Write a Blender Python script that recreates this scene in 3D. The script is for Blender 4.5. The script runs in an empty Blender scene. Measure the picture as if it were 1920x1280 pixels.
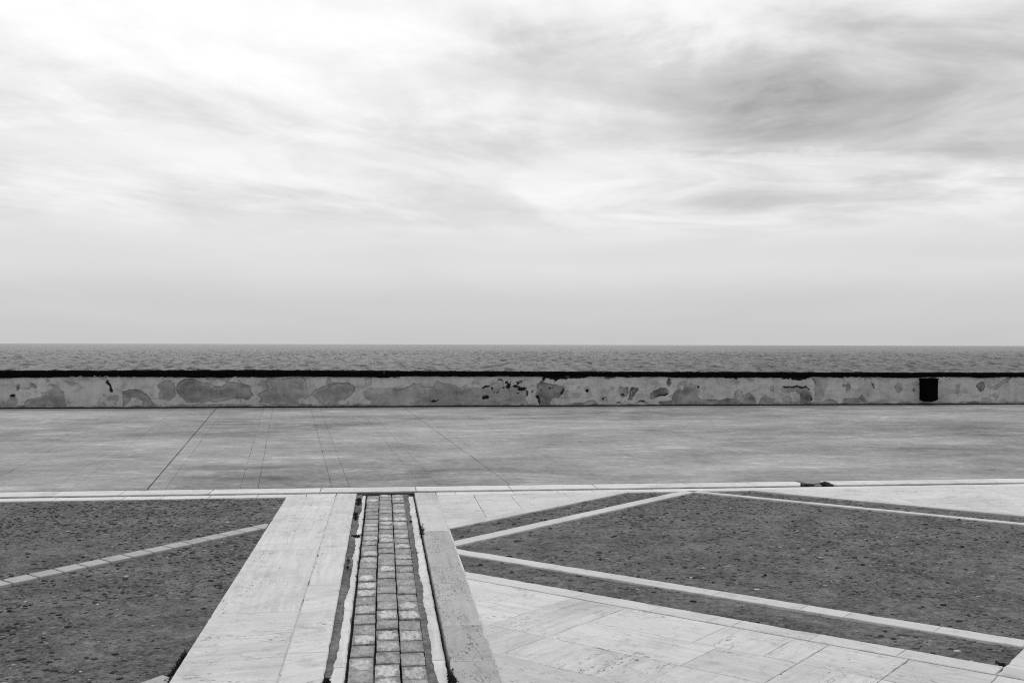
import bpy, math, random
import numpy as np

R = math.radians
scene = bpy.context.scene
col = scene.collection
random.seed(7)
rng = np.random.default_rng(11)

# ------------------------------------------------------------------ camera
CAM_H, YAW, PITCH, ROLL = 1.65, R(6.94), 5.7 / 1980, 5 / 1920
cam_data = bpy.data.cameras.new('camera')
cam_data.sensor_fit = 'HORIZONTAL'
cam_data.sensor_width = 36.0
cam_data.lens = 36.0 * 1980 / 1920
cam_data.clip_end = 80000
cam = bpy.data.objects.new('camera', cam_data)
col.objects.link(cam)
from mathutils import Matrix, Vector
fw = Vector((math.sin(YAW) * math.cos(PITCH), math.cos(YAW) * math.cos(PITCH), math.sin(PITCH)))
r0 = Vector((math.cos(YAW), -math.sin(YAW), 0))
u0 = r0.cross(fw)
rt = math.cos(ROLL) * r0 + math.sin(ROLL) * u0
up = rt.cross(fw)
m = Matrix((rt, up, -fw)).transposed().to_4x4()
m.translation = (0, 0, CAM_H)
cam.matrix_world = m
scene.camera = cam

# ------------------------------------------------------------------ light
SUN_AZ, SUN_EL = R(-9.0), R(58.0)      # azimuth from +Y (seaward), towards the left
sun_dir = Vector((math.sin(SUN_AZ) * math.cos(SUN_EL), math.cos(SUN_AZ) * math.cos(SUN_EL), math.sin(SUN_EL)))
sun_data = bpy.data.lights.new('sun', 'SUN')
sun_data.energy = 0.8
sun_data.angle = R(25)
sun_data.color = (1, 1, 1)
sun = bpy.data.objects.new('sun', sun_data)
sun.rotation_euler = (-sun_dir).to_track_quat('-Z', 'Y').to_euler()
sun.location = sun_dir * 50
col.objects.link(sun)

vs = scene.view_settings
scene.display_settings.display_device = 'sRGB'
vs.view_transform = 'Standard'
vs.look = 'None'
vs.gamma = 1.0
vs.exposure = 0.0
vs.use_curve_mapping = False
scene.cycles.use_denoising = False        # keep the grain of the stone
scene.cycles.filter_width = 1.1


class NT:
    """small helper for writing node graphs as expressions"""
    def __init__(self, tree):
        self.t = tree
        self.n = tree.nodes
        self.l = tree.links

    def put(self, sock, v):
        if isinstance(v, (int, float)):
            sock.default_value = v
        elif isinstance(v, (tuple, list)):
            sock.default_value = v
        elif v is not None:
            self.l.new(v, sock)

    def math(self, op, a, b=None, c=None, clamp=False):
        n = self.n.new('ShaderNodeMath')
        n.operation = op
        n.use_clamp = clamp
        for i, v in enumerate((a, b, c)):
            self.put(n.inputs[i], v)
        return n.outputs[0]

    def add(self, a, b): return self.math('ADD', a, b)
    def sub(self, a, b): return self.math('SUBTRACT', a, b)
    def mul(self, a, b): return self.math('MULTIPLY', a, b)
    def div(self, a, b): return self.math('DIVIDE', a, b)
    def max(self, a, b): return self.math('MAXIMUM', a, b)

    def dot(self, v, w):
        n = self.n.new('ShaderNodeVectorMath')
        n.operation = 'DOT_PRODUCT'
        self.put(n.inputs[0], v)
        self.put(n.inputs[1], w)
        return n.outputs['Value']

    def vmul(self, v, w):
        n = self.n.new('ShaderNodeVectorMath')
        n.operation = 'MULTIPLY'
        self.put(n.inputs[0], v)
        self.put(n.inputs[1], w)
        return n.outputs[0]

    def vadd(self, v, w):
        n = self.n.new('ShaderNodeVectorMath')
        n.operation = 'ADD'
        self.put(n.inputs[0], v)
        self.put(n.inputs[1], w)
        return n.outputs[0]

    def xyz(self, x, y, z=0.0):
        n = self.n.new('ShaderNodeCombineXYZ')
        for i, v in enumerate((x, y, z)):
            self.put(n.inputs[i], v)
        return n.outputs[0]

    def sep(self, v):
        n = self.n.new('ShaderNodeSeparateXYZ')
        self.put(n.inputs[0], v)
        return n.outputs

    def noise(self, v, scale, detail=4, rough=0.55, dist=0.0):
        n = self.n.new('ShaderNodeTexNoise')
        self.put(n.inputs['Vector'], v)
        n.inputs['Scale'].default_value = scale
        n.inputs['Detail'].default_value = detail
        n.inputs['Roughness'].default_value = rough
        n.inputs['Distortion'].default_value = dist
        return n.outputs['Fac']

    def vor(self, v, scale, feature='F1', rand=1.0):
        n = self.n.new('ShaderNodeTexVoronoi')
        n.feature = feature
        self.put(n.inputs['Vector'], v)
        n.inputs['Scale'].default_value = scale
        n.inputs['Randomness'].default_value = rand
        return n.outputs

    def step(self, v, a, b, lo=0.0, hi=1.0):
        n = self.n.new('ShaderNodeMapRange')
        n.interpolation_type = 'SMOOTHSTEP'
        self.put(n.inputs['Value'], v)
        n.inputs['From Min'].default_value = a
        n.inputs['From Max'].default_value = b
        n.inputs['To Min'].default_value = lo
        n.inputs['To Max'].default_value = hi
        return n.outputs[0]

    def lin(self, v, a, b, lo, hi):
        n = self.n.new('ShaderNodeMapRange')
        self.put(n.inputs['Value'], v)
        n.inputs['From Min'].default_value = a
        n.inputs['From Max'].default_value = b
        n.inputs['To Min'].default_value = lo
        n.inputs['To Max'].default_value = hi
        return n.outputs[0]

    def mix(self, f, a, b):
        # a + f (b - a), scalar
        return self.math('MULTIPLY_ADD', f, self.sub(b, a), a)

    def curve(self, v, pts):
        n = self.n.new('ShaderNodeValToRGB')
        e = n.color_ramp.elements
        while len(e) < len(pts):
            e.new(0.5)
        for el, (p, c) in zip(e, pts):
            el.position = p
            el.color = (c, c, c, 1)
        n.color_ramp.interpolation = 'EASE'
        self.put(n.inputs[0], v)
        b = self.n.new('ShaderNodeRGBToBW')
        self.l.new(n.outputs[0], b.inputs[0])
        return b.outputs[0]

    def attr(self, name):
        n = self.n.new('ShaderNodeAttribute')
        n.attribute_name = name
        return n.outputs['Fac']


# ------------------------------------------------------------------ sky: clouded daylight
world = bpy.data.worlds.new('World')
scene.world = world
world.use_nodes = True
w = NT(world.node_tree)
w.n.clear()
tc = w.n.new('ShaderNodeTexCoord').outputs['Generated']
sky = w.n.new('ShaderNodeTexSky')
sky.sky_type = 'NISHITA'
sky.sun_disc = False
sky.sun_elevation = SUN_EL
sky.sun_rotation = SUN_AZ
sky.dust_density = 3.0
bw = w.n.new('ShaderNodeRGBToBW')
w.l.new(sky.outputs[0], bw.inputs[0])
clear = w.mul(bw.outputs[0], 0.1)
X = w.dot(tc, tuple(r0))
Y = w.dot(tc, (math.sin(YAW), math.cos(YAW), 0))
Z = w.max(w.sep(tc)[2], 0.0)
q_ = w.add(Z, 0.06)
cx, cy = w.div(X, q_), w.div(Y, q_)                    # position on the cloud deck
base = w.curve(Z, [(0.0, .605), (.035, .645), (.075, .74), (.12, .80), (.19, .835), (.30, .88), (.6, .95), (1.0, .95)])
# streaks drawn out along the wind
sa, ca = math.sin(R(20)), math.cos(R(20))
al = w.add(w.mul(cx, sa), w.mul(cy, ca))
ac = w.sub(w.mul(cx, ca), w.mul(cy, sa))
P1 = w.xyz(w.mul(ac, 1.5), w.mul(al, 0.72), 1.7)
n1 = w.noise(P1, 1.0, 8, 0.56, 0.35)
P2 = w.xyz(w.mul(cx, 2.3), w.mul(cy, 1.7), 5.2)
n2 = w.noise(P2, 1.0, 9, 0.62, 0.5)
P4 = w.xyz(w.mul(cx, 1.15), w.mul(cy, 1.5), 3.3)
n4 = w.noise(P4, 1.0, 8, 0.55, 0.7)
side = w.step(cx, 0.0, 1.0)                            # combed streaks on the left give way to billows
deck = w.mul(w.step(Z, 0.085, 0.135), w.step(Z, 0.9, 0.35, 0.35, 1.0))
s1 = w.mul(w.sub(w.step(n1, 0.36, 0.66), 0.5), w.mix(side, -0.20, -0.03))
s2 = w.mul(w.sub(n2, 0.5), -0.30)
s4 = w.mul(w.sub(w.step(n4, 0.33, 0.68), 0.45), w.mix(side, -0.05, -0.27))
streak = w.mul(w.add(w.add(s1, s2), s4), deck)
# faint structure in the low haze
P3 = w.xyz(w.mul(cx, 0.55), w.mul(cy, 0.28), 9.1)
n3 = w.noise(P3, 1.0, 4, 0.5, 0.6)
low = w.mul(w.sub(n3, 0.5), w.step(Z, 0.0, 0.07, 0.03, 0.13))
# the heavy bank of cloud on the right
def bank(x0, y0, sx, sy, amp, wob):
    wx = w.add(w.sub(cx, x0), w.mul(w.sub(n4, 0.5), wob))
    wy = w.add(w.sub(cy, y0), w.mul(w.sub(n2, 0.5), wob * 1.3))
    d = w.add(w.math('POWER', w.div(wx, sx), 2.0), w.math('POWER', w.div(wy, sy), 2.0))
    return w.mul(w.math('EXPONENT', w.mul(d, -1.0)), -amp)
front = w.step(Y, 0.0, 0.4)
b1 = bank(0.80, 3.72, 0.60, 0.50, 0.24, 1.0)
b2 = bank(1.8, 3.3, 1.3, 1.15, 0.20, 1.0)
b3 = bank(0.35, 3.05, 0.55, 0.22, 0.14, 1.2)
b4 = bank(-0.35, 4.1, 0.9, 0.35, 0.10, 1.6)
b5 = bank(-1.75, 3.6, 1.1, 0.45, 0.10, 1.6)
under = w.step(w.add(cy, w.mul(w.sub(n2, 0.5), 0.9)), 4.25, 4.0)
dark = w.mul(w.add(w.mul(w.add(b1, b2), under), w.add(b3, w.add(b4, b5))), front)
# brighter round the veiled sun
sd = w.max(w.dot(tc, tuple(sun_dir)), 0.0)
halo = w.mul(w.math('POWER', sd, 7.0), 0.30)
glow_dir = Vector((-0.16, 0.93, 0.33)).normalized()
thin = w.mul(w.step(w.dot(tc, tuple(glow_dir)), 0.955, 1.0), 0.05)
cloud = w.add(w.add(w.add(base, streak), w.add(low, dark)), w.add(halo, thin))
total = w.max(w.mix(0.93, clear, cloud), 0.25)
bg = w.n.new('ShaderNodeBackground')
bg.inputs['Strength'].default_value = 0.1
val = w.mul(total, 10.0)
w.l.new(w.xyz(val, val, val), bg.inputs['Color'])
ow = w.n.new('ShaderNodeOutputWorld')
w.l.new(bg.outputs[0], ow.inputs[0])

# ------------------------------------------------------------------ numpy noise
_perm = rng.random((256, 256))
def vnoise(x, y):
    xi, yi = np.floor(x).astype(int), np.floor(y).astype(int)
    fx, fy = x - xi, y - yi
    fx, fy = fx * fx * (3 - 2 * fx), fy * fy * (3 - 2 * fy)
    g = lambda a, b: _perm[a & 255, b & 255]
    return ((g(xi, yi) * (1 - fx) + g(xi + 1, yi) * fx) * (1 - fy)
            + (g(xi, yi + 1) * (1 - fx) + g(xi + 1, yi + 1) * fx) * fy) * 2 - 1
def fbm(x, y, o=4):
    s, a = 0, 1.0
    for k in range(o):
        s = s + a * vnoise(x * 2 ** k + 17.3 * k, y * 2 ** k + 5.1 * k)
        a *= 0.5
    return s / 1.6

# ------------------------------------------------------------------ materials
def material(name, rough=0.9, spec=0.25):
    mt = bpy.data.materials.new(name)
    mt.use_nodes = True
    g = NT(mt.node_tree)
    b = g.n['Principled BSDF']
    b.inputs['Roughness'].default_value = rough
    b.inputs['Specular IOR Level'].default_value = spec
    return mt, g, b

def grey(g, b, v):
    g.l.new(g.xyz(v, v, v), b.inputs['Base Color'])

def bump(g, b, h, strength=0.5, dist=0.01):
    n = g.n.new('ShaderNodeBump')
    n.inputs['Strength'].default_value = strength
    n.inputs['Distance'].default_value = dist
    g.l.new(h, n.inputs['Height'])
    g.l.new(n.outputs[0], b.inputs['Normal'])

def objrand(g):
    return g.n.new('ShaderNodeObjectInfo').outputs['Random']

def uvoff(g):
    """UV in metres along the grain, shifted per object"""
    uv = g.n.new('ShaderNodeUVMap').outputs[0]
    r = objrand(g)
    return g.vadd(uv, g.xyz(g.mul(r, 37.0), g.mul(r, 91.0), g.mul(r, 13.0))), r

def travertine(name, base, pits, contrast=1.0):
    mt, g, b = material(name, 0.8, 0.25)
    v, r = uvoff(g)
    warp = g.vadd(v, g.xyz(0.0, g.mul(g.noise(v, 3.0, 3, 0.5), 0.06), 0.0))
    vein = g.noise(g.vmul(warp, (1.6, 24.0, 1.0)), 1.0, 7, 0.68, 0.5)
    cloudy = g.noise(v, 2.2, 5, 0.6, 0.6)
    fine = g.noise(g.vmul(v, (70.0, 150.0, 1.0)), 1.0, 3, 0.65)
    stain = g.noise(v, 6.0, 6, 0.7, 1.2)
    k = g.add(1.0, g.mul(g.sub(r, 0.5), 0.09))
    k = g.add(k, g.mul(g.sub(vein, 0.5), 0.62 * contrast))
    k = g.add(k, g.mul(g.sub(cloudy, 0.5), 0.34 * contrast))
    k = g.add(k, g.mul(g.sub(fine, 0.5), 0.50))
    k = g.sub(k, g.mul(g.step(stain, 0.50, 0.70), 0.20))
    dirt = g.noise(v, 0.9, 7, 0.68, 0.8)
    k = g.sub(k, g.mul(g.step(dirt, 0.48, 0.66), 0.16))
    # the open pores of the stone, drawn out along the bedding
    p1 = g.noise(g.vmul(warp, (22.0, 75.0, 1.0)), 1.0, 4, 0.65, 0.5)
    where = g.noise(g.vmul(v, (1.8, 6.0, 1.0)), 1.0, 4, 0.55, 0.8)
    pit = g.mul(g.step(p1, 0.57, 0.66), g.step(where, 0.60 - 0.17 * pits, 0.72 - 0.12 * pits))
    dot = g.step(g.vor(g.vmul(v, (1.0, 1.6, 1.0)), 9.0)['Distance'], 0.085, 0.05)
    pit = g.max(pit, g.mul(dot, g.step(stain, 0.5, 0.6)))
    k = g.mul(k, g.sub(1.0, g.mul(pit, 0.62)))
    grey(g, b, g.max(g.mul(k, base), 0.04))
    bump(g, b, g.sub(g.add(g.mul(fine, 0.4), g.mul(vein, 0.5)), g.mul(pit, 1.6)), 0.8, 0.006)
    return mt

M = {}
M['trav'] = travertine('travertine', 0.515, 0.40)
M['trav_pitted'] = travertine('pitted_travertine', 0.36, 1.0)
M['trav_grey'] = travertine('grey_travertine', 0.445, 0.15)
M['strip'] = travertine('border_travertine', 0.49, 0.05, 0.6)
M['kerb'] = travertine('kerb_stone', 0.565, 0.0, 0.6)
M['tile'] = travertine('tile_stone', 0.34, 0.1, 0.7)
M['gutter'] = travertine('gutter_stone', 0.56, 0.15, 1.2)

mt, g, b = material('sett_granite', 0.85, 0.3)
uv = g.n.new('ShaderNodeUVMap').outputs[0]
r = objrand(g)
v = g.vadd(uv, g.xyz(g.mul(r, 37.0), g.mul(r, 91.0), 0.0))
sx, sy, _ = g.sep(uv)
vs2 = g.vmul(v, (1.0, 0.42, 1.0))                       # mud and wear are drawn out along the flow
wob = g.noise(vs2, 26.0, 5, 0.6, 0.6)
ex = g.math('POWER', g.math('ABSOLUTE', g.div(sx, 0.058)), 2.4)
ey = g.math('POWER', g.math('ABSOLUTE', g.div(sy, 0.096)), 2.4)
edge = g.add(g.add(ex, ey), g.mul(g.sub(wob, 0.5), 3.6))
lucky = g.step(g.math('FRACT', g.mul(r, 7.31)), 0.45, 0.95, 0.22, 1.0)
worn = g.mul(g.step(edge, 1.0, 0.45), lucky)
grain = g.noise(g.vmul(v, (1.0, 0.5, 1.0)), 150.0, 3, 0.7)
blot = g.noise(vs2, 15.0, 5, 0.65, 0.8)
mid = g.noise(vs2, 48.0, 4, 0.7, 0.6)
c = g.add(0.225, g.mul(g.sub(grain, 0.5), 0.34))
c = g.add(c, g.mul(g.sub(blot, 0.5), 0.46))
c = g.add(c, g.mul(g.sub(mid, 0.5), 0.36))
c = g.add(c, g.mul(g.sub(r, 0.5), 0.05))
c = g.add(c, g.mul(worn, g.step(mid, 0.30, 0.55, 0.10, 0.27)))
grey(g, b, g.max(c, 0.05))
bump(g, b, g.add(g.mul(grain, 0.6), g.add(mid, g.mul(blot, 1.0))), 0.9, 0.008)
M['sett'] = mt

def earth(name, lo, hi, scale=60.0, relief=0.01):
    mt, g, b = material(name, 0.95, 0.12)
    p = g.n.new('ShaderNodeNewGeometry').outputs['Position']
    a = g.noise(p, scale, 5, 0.72)
    m_ = g.noise(p, scale * 0.30, 5, 0.7, 0.8)
    d = g.noise(p, scale * 0.05, 4, 0.6, 0.5)
    c = g.lin(g.add(g.mul(a, 0.38), g.add(g.mul(m_, 0.36), g.mul(d, 0.26))), 0.355, 0.645, lo, hi)
    grey(g, b, g.max(c, lo * 0.4))
    bump(g, b, g.add(g.mul(a, 0.5), m_), 1.0, relief)
    return mt
M['soil'] = earth('damp_soil', 0.012, 0.05)
M['slot'] = earth('slot_dirt', 0.0, 0.09, 14.0)
M['silt'] = earth('grey_silt', 0.0, 0.24, 45.0)
M['bed'] = earth('worn_aggregate', 0.0, 0.285, 44.0, 0.04)

mt, g, b = material('joint_mortar', 0.95, 0.1)
p = g.n.new('ShaderNodeNewGeometry').outputs['Position']
a = g.noise(g.vmul(p, (6.0, 6.0, 1.0)), 1.0, 5, 0.7, 0.6)
grey(g, b, g.step(a, 0.33, 0.46, 0.05, 0.50))
M['mortar'] = mt

mt, g, b = material('pebble', 0.8, 0.3)
p = g.n.new('ShaderNodeNewGeometry').outputs['Position']
c = g.mul(g.attr('tone'), g.lin(g.noise(p, 90.0, 3, 0.6), 0.3, 0.7, 0.7, 1.3))
grey(g, b, c)
M['pebble'] = mt

# brushed and weathered concrete of the promenade
mt, g, b = material('promenade_concrete', 0.85, 0.25)
p = g.n.new('ShaderNodeNewGeometry').outputs['Position']
r = objrand(g)
a1 = g.noise(g.vmul(p, (0.55, 0.9, 1.0)), 1.0, 7, 0.66, 0.6)
a2 = g.noise(g.vmul(p, (2.4, 3.4, 1.0)), 1.0, 6, 0.7, 0.6)
a3 = g.noise(g.vmul(p, (11.0, 13.0, 1.0)), 1.0, 5, 0.75)
a4 = g.noise(g.vmul(p, (0.16, 0.42, 1.0)), 1.0, 4, 0.55, 0.4)
c = g.add(0.243, g.mul(g.sub(a1, 0.5), 0.40))
c = g.add(c, g.mul(g.sub(a2, 0.5), 0.24))
c = g.add(c, g.mul(g.sub(a3, 0.5), 0.30))
c = g.add(c, g.mul(g.sub(a4, 0.5), 0.36))
a5 = g.noise(p, 70.0, 3, 0.7)
c = g.add(c, g.mul(g.sub(a5, 0.5), 0.16))
c = g.add(c, g.mul(g.sub(r, 0.5), 0.012))
c = g.add(c, g.mul(g.step(g.mul(a2, g.add(a1, 0.5)), 0.57, 0.70), 0.05))
sp = g.vor(g.vmul(p, (1.0, 1.0, 0.0)), 5.0)
c = g.sub(c, g.mul(g.step(sp['Distance'], 0.05, 0.03), g.mul(g.step(a3, 0.45, 0.6), 0.14)))
grey(g, b, g.max(c, 0.06))
bump(g, b, g.add(a2, g.mul(a3, 0.7)), 0.35, 0.006)
M['concrete'] = mt

# plaster of the sea wall; 'patch', 'rim', 'hole', 'pale' say where the coat has come away
mt, g, b = material('sea_wall_plaster', 0.92, 0.15)
p = g.n.new('ShaderNodeNewGeometry').outputs['Position']
patch, rim, hole, pale = g.attr('patch'), g.attr('rim'), g.attr('hole'), g.attr('pale')
a1 = g.noise(p, 1.3, 5, 0.6, 0.5)
a2 = g.noise(p, 9.0, 5, 0.65, 0.6)
a3 = g.noise(p, 55.0, 3, 0.7)
coat = g.add(0.385, g.add(g.mul(g.sub(a1, 0.5), 0.22), g.add(g.mul(g.sub(a2, 0.5), 0.16), g.mul(g.sub(a3, 0.5), 0.06))))
raw = g.add(0.115, g.add(g.mul(g.sub(a2, 0.5), 0.17), g.mul(g.sub(a3, 0.5), 0.10)))
c = g.mix(patch, coat, raw)
c = g.add(c, g.mul(pale, 0.20))
grime = g.noise(g.vmul(p, (2.2, 1.0, 4.5)), 1.0, 7, 0.72, 0.8)
c = g.mul(c, g.step(grime, 0.28, 0.55, 0.62, 1.06))
c = g.sub(c, g.mul(g.mul(patch, g.step(grime, 0.50, 0.62)), 0.05))
c = g.mul(c, g.sub(1.0, g.mul(rim, 0.85)))
speck = g.vor(g.vmul(p, (1.0, 0.0, 1.0)), 9.0)
c = g.mul(c, g.sub(1.0, g.mul(g.step(speck['Distance'], 0.10, 0.06), g.step(a2, 0.52, 0.62, 0.0, 0.55))))
run = g.noise(g.vmul(p, (6.5, 1.0, 0.7)), 1.0, 5, 0.65, 0.3)
c = g.mul(c, g.step(run, 0.34, 0.52, 0.90, 1.03))
c = g.mix(hole, g.max(c, 0.03), 0.010)
grey(g, b, c)
bump(g, b, g.add(a2, a3), 0.5, 0.008)
M['plaster'] = mt

def plain(name, v, rough=0.9, spec=0.2, var=0.0, scale=30.0):
    mt, g, b = material(name, rough, spec)
    p = g.n.new('ShaderNodeNewGeometry').outputs['Position']
    n = g.noise(p, scale, 4, 0.65)
    grey(g, b, g.max(g.add(v, g.mul(g.sub(n, 0.5), var)), 0.002))
    if var:
        bump(g, b, n, 0.6, 0.01)
    return mt
M['cap'] = plain('blackened_coping', 0.004, 0.95, 0.02, 0.014, 24.0)
M['core'] = plain('wall_core', 0.05, 0.95, 0.1, 0.05)
M['bin'] = plain('black_plastic', 0.002, 0.8, 0.02)
M['leaf'] = plain('weed_leaf', 0.02, 0.8, 0.1, 0.02)
M['quay'] = plain('quay_concrete', 0.25, 0.95, 0.1, 0.1)

# choppy water: a dull body colour under a broad, roughened reflection
mt, g, b = material('sea_water', 0.3, 0.5)
p = g.n.new('ShaderNodeNewGeometry').outputs['Position']
n1_ = g.noise(g.vmul(p, (0.45, 0.7, 1.0)), 1.0, 6, 0.7)
n2_ = g.noise(g.vmul(p, (0.012, 0.0035, 1.0)), 1.0, 5, 0.6)
n3_ = g.noise(g.vmul(p, (0.42, 0.085, 1.0)), 1.0, 6, 0.66, 0.3)
foam = g.step(g.noise(g.vmul(p, (0.30, 0.10, 1.0)), 1.0, 2, 0.5), 0.80, 0.83)
cw = g.lin(g.add(g.mul(n2_, 0.35), g.mul(n3_, 0.65)), 0.32, 0.68, 0.01, 0.11)  # streaks of wave shading put into the body colour
df = g.n.new('ShaderNodeBsdfDiffuse')
cw = g.add(cw, g.mul(foam, 0.6))
g.l.new(g.xyz(cw, cw, cw), df.inputs['Color'])
gl = g.n.new('ShaderNodeBsdfGlossy')
gl.inputs['Roughness'].default_value = 0.16
gl.inputs['Color'].default_value = (0.85, 0.85, 0.85, 1)
bp = g.n.new('ShaderNodeBump')
bp.inputs['Strength'].default_value = 0.8
bp.inputs['Distance'].default_value = 0.5
g.l.new(n1_, bp.inputs['Height'])
g.l.new(bp.outputs[0], df.inputs['Normal'])
g.l.new(bp.outputs[0], gl.inputs['Normal'])
mx = g.n.new('ShaderNodeMixShader')
fr = g.n.new('ShaderNodeFresnel')
fr.inputs['IOR'].default_value = 1.33
g.l.new(bp.outputs[0], fr.inputs['Normal'])
wave_shade = g.step(n3_, 0.34, 0.56, 0.45, 1.35)          # dark streaks of shaded wave faces, put into the reflection
g.l.new(g.mul(g.lin(fr.outputs[0], 0.10, 0.80, 0.04, 0.50), wave_shade), mx.inputs[0])
g.l.new(df.outputs[0], mx.inputs[1])
g.l.new(gl.outputs[0], mx.inputs[2])
g.l.new(mx.outputs[0], g.n['Material Output'].inputs[0])
M['sea'] = mt

# ------------------------------------------------------------------ builders
def tag(o, label=None, cat=None, group=None, kind=None):
    for k, v in (('label', label), ('category', cat), ('group', group), ('kind', kind)):
        if v:
            o[k] = v
    return o

def link(name, me, parent=None, loc=(0, 0, 0)):
    o = bpy.data.objects.new(name, me)
    col.objects.link(o)
    o.location = loc
    if parent:
        o.parent = parent
    return o

def mesh(name, verts, faces, mat, smooth=False):
    me = bpy.data.meshes.new(name)
    me.from_pydata([tuple(map(float, v)) for v in verts], [], [tuple(map(int, f)) for f in faces])
    me.materials.append(M[mat])
    if smooth:
        me.polygons.foreach_set('use_smooth', [True] * len(me.polygons))
    me.update()
    return me

def grid_mesh(name, co, rows, cols_, mat, smooth=True, attrs=None):
    """co: (rows*cols, 3)"""
    i = np.arange(rows * cols_).reshape(rows, cols_)
    f = np.stack([i[:-1, :-1], i[:-1, 1:], i[1:, 1:], i[1:, :-1]], -1).reshape(-1, 4)
    me = bpy.data.meshes.new(name)
    me.vertices.add(len(co))
    me.vertices.foreach_set('co', co.astype(np.float32).ravel())
    me.loops.add(f.size)
    me.loops.foreach_set('vertex_index', f.ravel().astype(np.int32))
    me.polygons.add(len(f))
    me.polygons.foreach_set('loop_start', np.arange(0, f.size, 4, dtype=np.int32))
    me.polygons.foreach_set('use_smooth', np.full(len(f), smooth))
    for k, a in (attrs or {}).items():
        at = me.attributes.new(k, 'FLOAT', 'POINT')
        at.data.foreach_set('value', a.astype(np.float32).ravel())
    me.materials.append(M[mat])
    me.update(calc_edges=True)
    me.validate()
    return me

def clip(poly, a, b_, c_):
    """keep the side a x + b y <= c of a convex polygon"""
    out = []
    for i in range(len(poly)):
        p_, q2 = poly[i - 1], poly[i]
        dp, dq = a * p_[0] + b_ * p_[1] - c_, a * q2[0] + b_ * q2[1] - c_
        if (dp <= 0) != (dq <= 0):
            t = dp / (dp - dq)
            out.append((p_[0] + t * (q2[0] - p_[0]), p_[1] + t * (q2[1] - p_[1])))
        if dq <= 0:
            out.append(q2)
    return out

def area(poly):
    return 0.5 * sum(poly[i - 1][0] * poly[i][1] - poly[i][0] * poly[i - 1][1] for i in range(len(poly)))

def inset(poly, d):
    """convex counter-clockwise polygon moved in by d"""
    out = list(poly)
    for i in range(len(poly)):
        (x0, y0), (x1, y1) = poly[i - 1], poly[i]
        L = math.hypot(x1 - x0, y1 - y0)
        if L < 1e-6:
            continue
        nx, ny = (y1 - y0) / L, -(x1 - x0) / L
        out = clip(out, nx, ny, nx * x0 + ny * y0 - d)
        if len(out) < 3:
            return []
    return out

def slab(name, poly, top, thick, mat, parent, grain=0.0, gap=0.003, bev=0.004, jit=0.002, plane=None):
    """one stone: a prism with worn, slightly uneven arrises"""
    if area(poly) < 0:
        poly = poly[::-1]
    poly = inset(poly, gap)
    if len(poly) < 3 or abs(area(poly)) < 0.004:
        return None
    pts = []
    for i in range(len(poly)):
        (x0, y0), (x1, y1) = poly[i - 1], poly[i]
        L = math.hypot(x1 - x0, y1 - y0)
        if L < 0.004:
            continue
        n = max(1, min(40, int(L / 0.07)))
        nx, ny = -(y1 - y0) / L, (x1 - x0) / L
        ph = random.random() * 50
        for k in range(n):
            t = k / n
            j = 0 if k == 0 else max(0.0, random.gauss(0, jit))
            if k and random.random() < 0.03:
                j += jit * 3
            pts.append((x0 + (x1 - x0) * t + nx * j, y0 + (y1 - y0) * t + ny * j, nx, ny))
    n = len(pts)
    cxx = sum(p[0] for p in pts) / n
    cyy = sum(p[1] for p in pts) / n
    hz = lambda x, y: (plane(x, y) if plane else 0.0) + top
    z0 = hz(cxx, cyy)
    vs_, fs = [], []
    for x, y, nx, ny in pts:
        vs_.append((x - cxx, y - cyy, hz(x, y) - z0 - thick))
    for x, y, nx, ny in pts:
        vs_.append((x - cxx, y - cyy, hz(x, y) - z0 - bev))
    for i, (x, y, nx, ny) in enumerate(pts):
        mx, my = nx + pts[i - 1][2], ny + pts[i - 1][3]
        L = math.hypot(mx, my) or 1
        bb = bev * random.uniform(0.7, 1.6)
        vs_.append((x - cxx + mx / L * bb, y - cyy + my / L * bb, hz(x, y) - z0))
    for i in range(n):
        j = (i + 1) % n
        fs.append((i, j, n + j, n + i))
        fs.append((n + i, n + j, 2 * n + j, 2 * n + i))
    fs.append(tuple(range(2 * n, 3 * n)))
    me = mesh(name, vs_, fs, mat)
    uvl = me.uv_layers.new(name='uv')
    ca_, sa_ = math.cos(grain), math.sin(grain)
    for lp in me.loops:
        x, y, z = me.vertices[lp.vertex_index].co
        uvl.data[lp.index].uv = (x * ca_ + y * sa_, -x * sa_ + y * ca_ + z * 0.7)
    return link(name, me, parent, (cxx, cyy, z0))

def box_poly(x0, x1, y0, y1):
    return [(x0, y0), (x1, y0), (x1, y1), (x0, y1)]

def pq_poly(p0, p1, q0, q1):
    """rectangle between x+y = p0..p1 and y-x = q0..q1"""
    f_ = lambda p, q: ((p - q) / 2, (p + q) / 2)
    return [f_(p0, q0), f_(p0, q1), f_(p1, q1), f_(p1, q0)][::-1]

def structure(name, label):
    e = bpy.data.objects.new(name, None)
    col.objects.link(e)
    tag(e, label, None, None, 'structure')
    return e

# ================================================================== the large structure
def boxmesh(name, x0, x1, y0, y1, z0, z1, mat):
    v = [(x, y, z) for z in (z0, z1) for y in (y0, y1) for x in (x0, x1)]
    return mesh(name, v, [(0, 2, 3, 1), (4, 5, 7, 6), (0, 1, 5, 4), (2, 6, 7, 3), (0, 4, 6, 2), (1, 3, 7, 5)], mat)

ground = link('ground', boxmesh('ground', -90, 90, -60, 24.6, -6.0, -0.085, 'soil'))
tag(ground, 'dark earth of the quay under the paving', kind='structure')

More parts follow.
